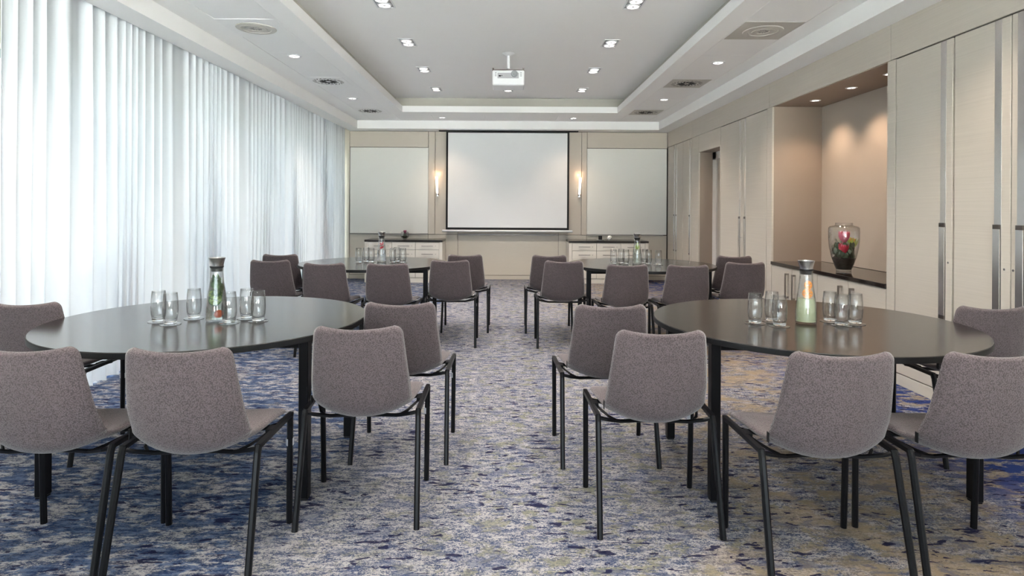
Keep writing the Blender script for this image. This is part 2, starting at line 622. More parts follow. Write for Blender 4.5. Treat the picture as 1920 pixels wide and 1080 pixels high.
ZD, ZT = 0.825, 2.725
wpanel(XW, -2.955, 0.0, 2.9, 0.018, 'cream_laminate')
wpanel(-2.95, -1.50, 2.43, ZT, 0.040, 'taupe_panel')
wpanel(-2.95, -1.50, ZD + 0.01, 2.43, 0.016, 'cream_board')
wpanel(-1.50, -1.375, ZD, ZT, 0.034, 'taupe_panel')
wpanel(-1.375, -0.95, ZD, ZT, 0.026, 'taupe_panel')
wpanel(-0.95, 0.91, ZD, ZT, 0.026, 'taupe_panel')
wpanel(0.91, 1.33, ZD, ZT, 0.026, 'taupe_panel')
wpanel(1.33, 1.43, ZD, ZT, 0.034, 'taupe_panel')
wpanel(1.43, 2.91, 2.43, ZT, 0.040, 'taupe_panel')
wpanel(1.43, 2.91, ZD + 0.01, 2.43, 0.016, 'cream_board')
for a, b in ((-2.95, -1.50), (-1.50, -0.95), (-0.95, 0.91), (0.91, 1.43), (1.43, 2.91)):
    wpanel(a, b, 0.075, ZD, 0.022, 'cream_laminate')
struct(MB().cbox(-2.95, 2.91, YB - 0.03, YB, 0, 0.07, 0.002).obj('baseboard_back', 'cream_laminate'), 'cream skirting under the screen wall')
for a, b in ((-2.95, -1.50), (1.43, 2.84)):
    MB().cbox(a, b, YB - 0.052, YB - 0.012, ZD - 0.006, ZD + 0.008, 0.002).obj('ledge', 'handle_metal', bw)
MB().cbox(-0.94, 0.90, YB - 0.055, YB - 0.012, ZD - 0.012, ZD + 0.014, 0.002).obj('ledge', 'dark_metal', bw)

# wall behind the camera, with a window added for fill light and wall reveals closed
wf = MB()
WX0, WX1, WZ0, WZ1 = -2.7, 2.7, 0.25, 2.6
wf.box(XW - 0.2, WX0, YF - 0.15, YF, -0.1, 3.2).box(WX1, XR + 0.7, YF - 0.15, YF, -0.1, 3.2)
wf.box(WX0, WX1, YF - 0.15, YF, -0.1, WZ0).box(WX0, WX1, YF - 0.15, YF, WZ1, 3.2)
struct(wf.obj('wall_front', 'cream_laminate'), 'cream wall with an added fill window behind the camera')
fr_ = MB()
for xx in (WX0, -0.83, 0.77, WX1 - 0.06):
    fr_.box(xx, xx + 0.06, YF - 0.11, YF - 0.05, WZ0, WZ1)
fr_.box(WX0, WX1, YF - 0.11, YF - 0.05, WZ0, WZ0 + 0.06).box(WX0, WX1, YF - 0.11, YF - 0.05, WZ1 - 0.06, WZ1)
w = struct(fr_.obj('window_8', 'window_metal'), 'added wide window behind the camera, for fill light')  # unseen window, added to brighten the room from behind
for a_, b_ in ((WX0 + 0.06, -0.83), (-0.77, 0.77), (0.83, WX1 - 0.06)):
    MB().box(a_, b_, YF - 0.085, YF - 0.079, WZ0 + 0.06, WZ1 - 0.06).obj('pane', 'window_pane', w)

# ------------------------------------------------------------------ right wall
wr = struct(MB().box(XR + 0.575, XR + 0.66, YF, YB + 0.1, -0.1, 2.95)
            .box(XR + 0.02, XR + 0.6, YF, YB, 2.47, 2.9).obj('wall_right', 'dark_gap'), 'wall of built-in cabinets on the right')


def rpanel(y0, y1, z0, z1, mat='side_laminate', t=0.022, parent=wr, name='wall_panel', g=0.002, xo=0.0):
    return MB().cbox(XR + xo, XR + t + xo, y0 + g, y1 - g, z0 + g, z1 - g, 0.0015).obj(name, mat, parent)


ZH = 2.455
for a, b in ((YF, 1.2), (1.2, 4.60), (4.60, 6.75), (6.75, 9.62), (9.62, YB)):
    rpanel(a, b, ZH, 2.74)
rpanel(9.26, 9.615, 0.0, ZH)
rpanel(8.30, 9.26, 2.19, ZH)
rpanel(8.295, 8.325, 0.0, 2.19)
rpanel(6.67, 6.805, 0.0, ZH)
rpanel(4.54, 4.64, 0.0, ZH)
rpanel(YF, 0.55, 0.0, ZH)
# doorway recess
dr = MB()
dr.box(XR + 0.022, XR + 0.235, 9.255, 9.275, 0, 2.21)
dr.box(XR + 0.022, XR + 0.235, 8.305, 8.325, 0, 2.21)
dr.box(XR + 0.022, XR + 0.235, 8.30, 9.28, 2.19, 2.21)
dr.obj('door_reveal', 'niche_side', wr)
dframe = MB()
dframe.box(XR + 0.215, XR + 0.26, 9.10, 9.255, 0, 2.19).box(XR + 0.215, XR + 0.26, 8.325, 8.44, 0, 2.19).box(XR + 0.215, XR + 0.26, 8.325, 9.255, 2.08, 2.19)
d1 = struct(dframe.obj('door_1', 'white_frame'), 'recessed door with pale frame beyond the middle cabinets')
MB().cbox(XR + 0.235, XR + 0.275, 8.445, 9.095, 0.005, 2.075, 0.003).obj('door_leaf', 'door_leaf', d1)
MB().tube([(XR + 0.235, 8.52, 1.05), (XR + 0.19, 8.52, 1.05), (XR + 0.185, 8.62, 1.05)], 0.009).obj('door_handle', 'handle_metal', d1)

# niche
nb = MB()
nb.box(XR + 0.555, XR + 0.575, 4.62, 6.69, 0.74, ZH + 0.02)
nb.obj('niche_back', 'niche_paint', wr)
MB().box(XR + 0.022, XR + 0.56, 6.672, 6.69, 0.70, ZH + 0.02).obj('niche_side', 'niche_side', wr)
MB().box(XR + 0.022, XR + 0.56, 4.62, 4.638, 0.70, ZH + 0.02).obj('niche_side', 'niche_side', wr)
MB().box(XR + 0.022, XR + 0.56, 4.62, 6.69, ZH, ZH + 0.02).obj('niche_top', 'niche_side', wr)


def tall_cabinet(y0, y1, doors, label, group=None):
    """doors: list of (y0, y1, y of strip centre, strip width)"""
    t = thing('tall_cabinet', (XR, (y0 + y1) / 2, 0), label, 'cabinet', group)
    inv = Matrix.Translation((-XR, -(y0 + y1) / 2, 0))
    MB().box(XR + 0.03, XR + 0.56, y0 + 0.004, y1 - 0.004, 0.0, ZH - 0.006).xf(inv).obj('carcass', 'dark_gap', t)
    MB().cbox(XR + 0.0, XR + 0.03, y0 + 0.002, y1 - 0.002, 0.0, 0.083, 0.0015).xf(inv).obj('plinth', 'side_laminate', t)
    for a, b, ys, sw in doors:
        d = MB().cbox(XR, XR + 0.024, a + 0.004, b - 0.004, 0.09, ZH - 0.008, 0.0015).xf(inv).obj('door', 'side_laminate', t)
        if ys is None:
            continue
        MB().cbox(XR - 0.0025, XR + 0.004, ys - sw / 2, ys + sw / 2, 0.092, ZH - 0.010, 0.0008).xf(inv).obj('metal_strip', 'brushed_metal', d)
        hd = MB().cbox(XR - 0.013, XR - 0.006, ys - sw / 2 + 0.001, ys + sw / 2 - 0.001, 0.604, 1.197, 0.001).xf(inv).obj('handle', 'brushed_metal', d)
        for z in (0.578, 1.197):
            MB().cbox(XR - 0.0135, XR, ys - sw / 2 + 0.001, ys + sw / 2 - 0.001, z, z + 0.026, 0.001).xf(inv).obj('handle_post', 'dark_metal', d)
        MB().box(XR - 0.006, XR, ys + sw / 2 - 0.004, ys + sw / 2 - 0.001, 0.604, 1.197).xf(inv).obj('handle_edge', 'dark_metal', d)
        yl = ys - 0.045 if b - ys > ys - a else ys + 0.045
        yl = max(a + 0.02, min(b - 0.02, ys - 0.05 if ys - a < b - ys else ys + 0.05))
        MB().lathe([(0, 0.003), (0.007, 0.003), (0.008, 0.0)], 12).xf(inv @ Matrix.Translation((XR, yl, 0.96)) @ Matrix.Rotation(R(-90), 4, 'Y')).obj('lock', 'chrome', d)
    return t


tall_cabinet(9.62, 11.055, [(10.55, 11.055, 10.615, 0.03), (10.09, 10.55, 10.475, 0.03), (9.62, 10.09, 9.71, 0.03)],
             'farthest cream tall cabinet, in the corner beside the screen wall')
tall_cabinet(6.81, 8.29, [(7.53, 8.29, 7.60, 0.045), (6.81, 7.53, 7.43, 0.045)],
             'cream tall cabinet between the doorway and the lit niche')
tall_cabinet(0.55, 4.535, [(3.95, 4.535, 4.035, 0.052), (3.49, 3.94, 3.583, 0.052), (2.85, 3.49, 3.42, 0.052), (1.7, 2.84, None, 0), (0.56, 1.7, None, 0)],
             'nearest cream tall cabinet with wide steel strips, right of the niche')
# base cabinet under the niche
t = thing('base_cabinet', (XR, 5.65, 0), 'low cream cupboard under the black counter in the lit niche', 'cabinet')
inv = Matrix.Translation((-XR, -5.65, 0))
MB().box(XR + 0.03, XR + 0.55, 4.645, 6.665, 0.0, 0.70).xf(inv).obj('carcass', 'dark_gap', t)
MB().cbox(XR, XR + 0.03, 4.645, 6.665, 0.0, 0.083, 0.0015).xf(inv).obj('plinth', 'side_laminate', t)
for a, b, yh in ((6.185, 6.665, 6.27), (5.68, 6.185, 6.12), (5.16, 5.68, 5.26), (4.642, 5.16, 5.08)):
    d = MB().cbox(XR, XR + 0.024, a + 0.003, b - 0.003, 0.09, 0.698, 0.0015).xf(inv).obj('door', 'side_laminate', t)
    h = MB().cbox(XR - 0.034, XR - 0.027, yh - 0.013, yh + 0.013, 0.385, 0.645, 0.001)
    h.box(XR - 0.027, XR, yh - 0.013, yh + 0.013, 0.385, 0.403).box(XR - 0.027, XR, yh - 0.013, yh + 0.013, 0.627, 0.645)
    h.xf(inv).obj('handle', 'handle_metal', d)
tag(MB().cbox(XR - 0.012, XR + 0.553, 4.642, 6.668, 0.702, 0.737, 0.003).obj('counter', 'black_granite'),
    'glossy black counter slab in the niche under the glass vase', 'worktop')


# ------------------------------------------------------------------ side cabinets by the screen
def drawer_cabinet(x0, x1, label):
    y0, y1, ht = 10.50, YB - 0.06, 0.715
    cx = (x0 + x1) / 2
    t = thing('drawer_cabinet', (cx, (y0 + y1) / 2, 0), label, 'cabinet')
    inv = Matrix.Translation((-cx, -(y0 + y1) / 2, 0))
    MB().box(x0 + 0.03, x1 - 0.03, y0 + 0.03, y1, 0.0, ht).xf(inv).obj('carcass', 'dark_gap', t)
    for a, b in ((x0, x0 + 0.055), (x1 - 0.055, x1)):
        MB().cbox(a, b, y0, y1, 0.0, ht, 0.002).xf(inv).obj('side_panel', 'cabinet_front', t)
    MB().cbox(x0 + 0.057, x1 - 0.057, y0 + 0.01, y0 + 0.03, 0.0, 0.085, 0.002).xf(inv).obj('plinth', 'cabinet_front', t)
    MB().cbox(x0 - 0.005, x1 + 0.005, y0 - 0.01, y1, ht, ht + 0.035, 0.003).xf(inv).obj('top', 'black_laminate', t)
    w = (x1 - x0 - 0.11) / 3
    for c in range(3):
        for r_, (z0, z1) in enumerate(((0.578, 0.71), (0.43, 0.573), (0.09, 0.425))):
            a = x0 + 0.055 + c * w
            nm = 'drawer' if r_ < 2 else 'door'
            d = MB().cbox(a + 0.003, a + w - 0.003, y0 + 0.002, y0 + 0.022, z0, z1, 0.0015).xf(inv).obj(nm, 'cabinet_front', t)
            zc = (z0 + z1) / 2 if r_ < 2 else z1 - 0.06
            m_ = a + w / 2
            h = MB().cbox(m_ - 0.10, m_ + 0.10, y0 - 0.028, y0 - 0.020, zc - 0.006, zc + 0.006, 0.001)
            h.box(m_ - 0.10, m_ - 0.09, y0 - 0.02, y0 + 0.003, zc - 0.005, zc + 0.005).box(m_ + 0.09, m_ + 0.10, y0 - 0.02, y0 + 0.003, zc - 0.005, zc + 0.005)
            h.xf(inv).obj('handle', 'handle_metal', d)
            MB().lathe([(0, 0.003), (0.006, 0.003), (0.006, 0)], 8).xf(inv @ Matrix.Translation((m_ + 0.145, y0 + 0.002, zc)) @ Matrix.Rotation(R(90), 4, 'X')).obj('lock', 'dark_metal', d)
    return t


drawer_cabinet(-2.53, -1.17, 'low cream drawer cabinet with black top, left of the screen')
drawer_cabinet(1.05, 2.44, 'low cream drawer cabinet with black top, right of the screen')

# ------------------------------------------------------------------ projection screen
t = thing('projection_screen', (-0.035, 10.95, 0.88), 'large white projection screen with black border hanging on the back wall', 'screen')
x0, x1, z0, z1 = -1.125, 1.125, 0.04, 1.83
MB().box(x0 + 0.035, x1 - 0.035, -0.003, 0.003, z0 + 0.04, z1 - 0.02).obj('screen_fabric', 'screen_fabric', t)
b = MB()
b.box(x0, x0 + 0.036, -0.004, 0.004, z0, z1).box(x1 - 0.036, x1, -0.004, 0.004, z0, z1)
b.box(x0 + 0.036, x1 - 0.036, -0.004, 0.004, z0, z0 + 0.04).box(x0 + 0.036, x1 - 0.036, -0.004, 0.004, z1 - 0.02, z1)
b.obj('border', 'black_matte', t)
MB().tube([(x0 - 0.065, 0, 0.018), (x1 + 0.065, 0, 0.018)], 0.021, 12).obj('weight_bar', 'white_plastic', t, smooth=True)
MB().cbox(x0 - 0.13, x1 + 0.16, -0.05, 0.05, z1 + 0.0, z1 + 0.019, 0.002).obj('casing', 'black_matte', t)

# ------------------------------------------------------------------ sconces
def sconce(x, z, label, tilt):
    y = YB - 0.035
    t = thing('wall_sconce', (x, y, z), label, 'lamp', 'wall sconces beside the screen')
    MB().cbox(-0.02, 0.02, -0.012, 0.0, -0.05, 0.11, 0.003).obj('back_plate', 'steel_cap', t)
    MB().tube([(0, 0, -0.02), (0, -0.05, -0.02)], 0.008).obj('arm', 'steel_cap', t)
    MB().lathe([(0, -0.03), (0.022, -0.03), (0.024, 0.0), (0, 0.0)], 16).xf(Matrix.Translation((0, -0.06, 0))).obj('cup', 'steel_cap', t, smooth=True)
    MB().lathe([(0, 0.0), (0.017, 0.0), (0.021, 0.12), (0.026, 0.31), (0.023, 0.31), (0, 0.306)], 16).xf(
        Matrix.Translation((0, -0.06, 0)) @ Matrix.Rotation(tilt, 4, 'Y')).obj('glass_shade', 'sconce_glow', t, smooth=True)
    lamp('POINT', 'sconce_light', (0.0, -0.055, 0.36), 0.15, (1.0, 0.62, 0.36), parent=t, shadow_soft_size=0.03)


sconce(-1.325, 1.58, 'lit glass wall sconce left of the screen', R(-3))
sconce(1.285, 1.575, 'lit glass wall sconce right of the screen', R(3))

# ------------------------------------------------------------------ ceiling fittings
def twin(x, y, label=None, proto=[None]):
    loc = (x, y, Z3)
    lab = label or 'recessed twin ceiling spotlight'
    if proto[0] is None:
        t = thing('twin_downlight', loc, lab, 'light', 'twin spotlights in the ceiling tray')
        f = MB()
        f.box(-0.085, -0.073, -0.15, 0.15, -0.006, 0.0).box(0.073, 0.085, -0.15, 0.15, -0.006, 0.0)
        f.box(-0.073, 0.073, -0.15, -0.138, -0.006, 0.0).box(-0.073, 0.073, 0.138, 0.15, -0.006, 0.0)
        f.obj('frame', 'white_plastic', t)
        MB().box(-0.073, 0.073, -0.138, 0.138, -0.0015, 0.0).obj('housing', 'grey_plastic', t)
        for s_ in (-1, 1):
            r_ = MB().lathe([(0.064, 0.0), (0.064, -0.010), (0.054, -0.014), (0.050, -0.005), (0.050, 0)], 20).xf(Matrix.Translation((0, s_ * 0.067, 0)))
            q = r_.obj('lamp_ring', 'white_plastic', t, smooth=True)
            MB().lathe([(0, -0.0085), (0.030, -0.008), (0.050, -0.004)], 20).xf(Matrix.Translation((0, s_ * 0.067, 0))).obj('lamp_face', 'lamp_glow', q, smooth=True)
            MB().lathe([(0, -0.016), (0.012, -0.015), (0.013, -0.008)], 12).xf(Matrix.Translation((0, s_ * 0.067, 0))).obj('lamp_cap', 'grey_plastic', q, smooth=True)
        proto[0] = t
    else:
        t = dup(proto[0], loc, 0, lab)
    lamp('SPOT', 'downlight_beam', (0, 0, -0.03), SPOT_W * 2, SPOT_COL, parent=t, spot_size=R(115), spot_blend=0.8, shadow_soft_size=0.06)
    return t


names = {0: 'nearest visible', 1: 'second', 2: 'third', 3: 'farthest'}
for i in range(-3, 4):
    y = 5.31 + 1.283 * i
    for x, sd in ((-1.13, 'left'), (1.10, 'right')):
        if i < 0:
            lab = 'twin ceiling spotlight of the %s row, above the frame, %s' % (sd, {-1: 'nearest the picture', -2: 'above the camera', -3: 'behind the camera'}[i])
        else:
            lab = 'twin ceiling spotlight in the tray, %s of the %s row counted from the camera' % (names[i], sd)
        twin(x, y, lab)
twin(-0.03, 9.17, 'twin ceiling spotlight in the tray centre, beyond and below the projector')


def single(x, y, z, label, r=0.05, energy=None, proto=[None], group='single spotlights in the ceiling panels'):
    if proto[0] is None:
        t = thing('downlight', (x, y, z), label, 'light', group)
        MB().lathe([(0.075, 0), (0.075, -0.004), (0.052, -0.007), (0.048, 0)], 24).obj('trim_ring', 'white_plastic', t, smooth=True)
        MB().lathe([(0, -0.004), (0.048, -0.0015)], 24).obj('lamp_face', 'lamp_glow', t, smooth=True)
        MB().lathe([(0, -0.010), (0.012, -0.009), (0.014, -0.003)], 10).obj('lamp_cap', 'grey_plastic', t, smooth=True)
        proto[0] = t
    else:
        t = dup(proto[0], (x, y, z), 0, label, group)
    lamp('SPOT', 'downlight_beam', (0, 0, -0.03), energy or SPOT_W, SPOT_COL, parent=t, spot_size=R(110), spot_blend=0.8, shadow_soft_size=0.05)
    return t


ZC = Z2 + 0.001
single(-2.24, 6.22, ZC, 'round ceiling spotlight above the curtain side, between disc and vent')
single(-2.26, 8.60, ZC, 'round ceiling spotlight above the curtain side, between the two vents')
single(2.22, 6.40, ZC, 'round ceiling spotlight above the cabinets, between disc and vent')
single(2.20, 8.56, ZC, 'round ceiling spotlight above the cabinets, between the two vents')
single(-1.17, 10.36, ZC, 'round ceiling spotlight near the back wall, left above the screen', energy=1.2)
single(1.10, 10.36, ZC, 'round ceiling spotlight near the back wall, right above the screen', energy=1.2)
for sx in (-1, 1):
    sd = 'curtain' if sx < 0 else 'cabinet'
    single(sx * 2.23, 3.4, ZC, 'round ceiling spotlight over the near table on the %s side, above the frame' % sd)
    single(sx * 2.23, 0.9, ZC, 'round ceiling spotlight beside the camera on the %s side, out of view' % sd)
for y, w in ((6.28, 'far'), (5.62, 'middle'), (5.05, 'near')):
    tt = single(XR + 0.28, y, ZH, '%s small warm spotlight in the niche ceiling' % w, energy=0.5, group='spotlights in the niche ceiling')
    tt.scale = (0.7, 0.7, 0.7)
    for c in kids(tt):
        if c.type == 'LIGHT':
            c.data.color = (1.0, 0.70, 0.48)


def vent(x, y, label, plate='ceiling_metal', proto={}):
    if plate not in proto:
        t = thing('ceiling_vent', (x, y, ZC), label, 'vent', 'slotted swirl vents in the ceiling panels')
        MB().cbox(-0.235, 0.235, -0.24, 0.24, -0.003, 0.0, 0.001).obj('plate', plate, t)
        for k in range(16):
            a = 2 * PI * k / 16 + 0.1
            m_ = Matrix.Rotation(a, 4, 'Z') @ Matrix.Translation((0.075, 0, 0)) @ Matrix.Rotation(0.5, 4, 'Z')
            ln = 0.038 if k % 2 else 0.052
            MB().box(-ln, ln, -0.011, 0.011, -0.0045, -0.002, m_).obj('slot', 'black_matte', t)
        for k in range(20):
            a = 2 * PI * k / 20
            m_ = Matrix.Rotation(a, 4, 'Z') @ Matrix.Translation((0.165, 0, 0)) @ Matrix.Rotation(0.9, 4, 'Z')
            MB().box(-0.032, 0.032, -0.006, 0.006, -0.0045, -0.002, m_).obj('slot', 'dark_metal', t)
        proto[plate] = t
        return t
    return dup(proto[plate], (x, y, ZC), 0, label)


vent(-2.26, 7.46, 'slotted ceiling vent above the curtain side, nearer one')
vent(-2.26, 9.70, 'slotted ceiling vent above the curtain side, far one by the corner')
vent(2.20, 7.47, 'slotted ceiling vent above the cabinets, nearer one', 'diffuser_metal')
vent(2.20, 9.70, 'slotted ceiling vent above the cabinets, far one by the corner', 'diffuser_metal')


def disc(x, y, label):
    t = thing('ceiling_diffuser', (x, y, ZC), label, 'vent', 'round disc diffusers in the ceiling panels')
    MB().cbox(-0.25, 0.25, -0.255, 0.255, -0.003, 0.0, 0.001).obj('plate', 'diffuser_metal' if x > 0 else 'ceiling_metal', t)
    MB().lathe([(0, -0.007), (0.05, -0.007), (0.055, -0.011), (0.09, -0.011), (0.095, -0.007), (0.12, -0.007), (0.125, -0.012), (0.165, -0.009), (0.17, -0.003)], 40).obj(
        'disc', 'diffuser_metal', t, smooth=True)
    for k in range(10):
        m_ = Matrix.Rotation(2 * PI * k / 10, 4, 'Z') @ Matrix.Translation((0.035, 0, 0))
        MB().box(-0.012, 0.012, -0.002, 0.002, -0.0085, -0.006, m_).obj('slot', 'dark_metal', t)


disc(-2.23, 5.26, 'pale round disc diffuser in the ceiling above the curtain side')
disc(2.215, 5.26, 'grey round disc diffuser on a darker ceiling plate above the cabinets')

# ------------------------------------------------------------------ projector
t = thing('projector', (-0.02, 7.05, Z3), 'white projector hanging from the ceiling on a pole', 'projector')
MB().lathe([(0, -0.03), (0.03, -0.03), (0.055, -0.012), (0.075, 0.0), (0, 0)], 24).obj('ceiling_plate', 'white_plastic', t, smooth=True)
MB().tube([(0, 0, -0.02), (0, 0, -0.19)], 0.017, 14).obj('pole', 'white_plastic', t, smooth=True)
MB().lathe([(0, -0.215), (0.026, -0.21), (0.026, -0.19), (0.017, -0.18)], 14).obj('joint', 'grey_plastic', t, smooth=True)
MB().cbox(-0.175, 0.175, -0.11, 0.11, -0.228, -0.212, 0.002).box(-0.185, -0.165, -0.12, -0.10, -0.24, -0.20).box(0.165, 0.185, -0.12, -0.10, -0.24, -0.20).obj('bracket', 'dark_metal', t)
bo = MB().cbox(-0.185, 0.185, -0.15, 0.15, -0.405, -0.230, 0.012).obj('body', 'white_plastic', t)
MB().box(-0.125, 0.12, -0.153, -0.149, -0.325, -0.262).obj('rear_panel', 'clip_plastic', bo)
MB().box(-0.110, -0.086, -0.156, -0.152, -0.305, -0.29).obj('socket', 'black_matte', bo)
MB().box(-0.080, -0.070, -0.156, -0.152, -0.300, -0.29).obj('socket', 'black_matte', bo)
MB().lathe([(0, 0.006), (0.012, 0.008), (0.016, 0.004), (0.034, 0.008), (0.040, 0.0)], 20).xf(Matrix.Translation((0.07, -0.152, -0.272)) @ Matrix.Rotation(R(90), 4, 'X')).obj('fan_grille', 'grey_plastic', bo, smooth=True)
MB().lathe([(0, 0.02), (0.03, 0.02), (0.035, 0.0)], 20).xf(Matrix.Translation((0.07, 0.15, -0.30)) @ Matrix.Rotation(R(-90), 4, 'X')).obj('lens', 'black_matte', bo, smooth=True)
for xx in (-0.155, 0.135):
    for k in range(3):
        MB().box(xx, xx + 0.02, -0.152, -0.149, -0.30 + k * 0.018, -0.292 + k * 0.018).obj('vent_slot', 'grey_plastic', bo)

# ------------------------------------------------------------------ curtains
def curtain(y0, y1, xc, amp, pitch, mat, label, seed):
    rnd = random.Random(seed)
    ys, n = [], int((y1 - y0) / 0.0125)
    # fold phase with irregular pitch
    ph, phs, am = 0.0, [], []
    for i in range(n + 1):
        ph += (0.0125 / pitch) * 2 * PI * (1 + 0.45 * math.sin(i * 0.061 + seed) + 0.25 * math.sin(i * 0.173 + 2 * seed))
        phs.append(ph)
        am.append(amp * (0.65 + 0.35 * math.sin(i * 0.043 + seed * 3)))
    zs = [0.015, 0.25, 0.6, 1.0, 1.4, 1.8, 2.1, 2.4, 2.62, 2.80]
    v, f = [], []
    for j, z in enumerate(zs):
        k = 0.55 + 0.45 * (1 - z / 2.8)
        for i in range(n + 1):
            y = y0 + i * 0.0125
            drift = 0.25 * math.sin(z * 1.3 + i * 0.02)
            x = xc + am[i] * k * (math.sin(phs[i] + drift) + 0.25 * math.sin(2.1 * phs[i] + z))
            v.append((x, y + 0.012 * math.cos(phs[i] + drift) * k * 2, z))
    w_ = n + 1
    for j in range(len(zs) - 1):
        for i in range(n):
            f.append((j * w_ + i, j * w_ + i + 1, (j + 1) * w_ + i + 1, (j + 1) * w_ + i))
    t = thing('curtain', (xc, (y0 + y1) / 2, 0), label, 'curtain')
    inv = Matrix.Translation((-xc, -(y0 + y1) / 2, 0))
    MB().add(v, f).xf(inv).obj('curtain_fabric', mat, t, smooth='all')
    MB().box(xc - 0.06, xc + 0.045, y0, y1, 2.80, 2.825).xf(inv).obj('curtain_track', 'white_plastic', t)
    return t


curtain(3.55, 11.04, -3.03, 0.045, 0.13, 'voile', 'long sheer white curtain along the window wall to the screen corner', 1.7)
curtain(-2.5, 3.53, -3.04, 0.05, 0.14, 'drape', 'denser grey-white curtain at the left edge of the picture', 4.1)

# ------------------------------------------------------------------ tables
def round_table(x, y, label, legs):
    t = thing('round_table', (x, y, 0), label, 'table', 'round black tables')
    MB().lathe([(0, 0.711), (0.735, 0.711), (0.747, 0.713), (0.7485, 0.716), (0.7485, 0.738), (0.747, 0.74), (0, 0.74)], 96).obj('tabletop', 'black_laminate', t, smooth=True)
    MB().lathe([(0.748, 0.7135), (0.7505, 0.7145), (0.7505, 0.7365), (0.748, 0.7385), (0.748, 0.7135)], 96).obj('edge_band', 'black_matte', t, smooth=True)
    fr = MB()
    for s_ in (-1, 1):
        fr.box(-0.57, 0.57, s_ * 0.36 - 0.015, s_ * 0.36 + 0.015, 0.675, 0.711)
        fr.box(s_ * 0.57 - 0.015, s_ * 0.57 + 0.015, -0.36, 0.36, 0.675, 0.711)
    fr.obj('underframe', 'black_steel', t)
    for sx in (-1, 1):
        for sy in (-1, 1):
            l = MB()
            l.cbox(sx * 0.585 - 0.021, sx * 0.585 + 0.021, sy * 0.365 - 0.026, sy * 0.365 + 0.026, 0.008, 0.711, 0.003)
            lo = l.obj('leg', 'black_steel', t)
            MB().cbox(sx * 0.585 - 0.018, sx * 0.585 + 0.018, sy * 0.365 - 0.022, sy * 0.365 + 0.022, 0.0, 0.008, 0.001).obj('foot_pad', 'black_matte', lo)
    return t


T1, T2, T3, T4 = (-1.495, 3.048), (1.508, 3.051), (-1.395, 6.192), (1.362, 6.205)
round_table(*T1, 'near round black table on the curtain side, with mint water carafe', 0)
round_table(*T2, 'near round black table on the cabinet side, with orange water carafe', 0)
round_table(*T3, 'far round black table on the curtain side, with red berry carafe', 0)
round_table(*T4, 'far round black table on the cabinet side, with pale green carafe', 0)


# ------------------------------------------------------------------ chairs
def crom(pts, n):
    """Catmull-Rom through rows of values"""
    out = []
    P = [pts[0]] + pts + [pts[-1]]
    for i in range(1, len(P) - 2):
        for k in range(n):
            t_ = k / n
            row = []
            for a, b, c, d in zip(P[i - 1], P[i], P[i + 1], P[i + 2]):
                row.append(0.5 * ((2 * b) + (-a + c) * t_ + (2 * a - 5 * b + 4 * c - d) * t_ ** 2 + (-a + 3 * b - 3 * c + d) * t_ ** 3))
            out.append(row)
    out.append(list(pts[-1]))
    return out


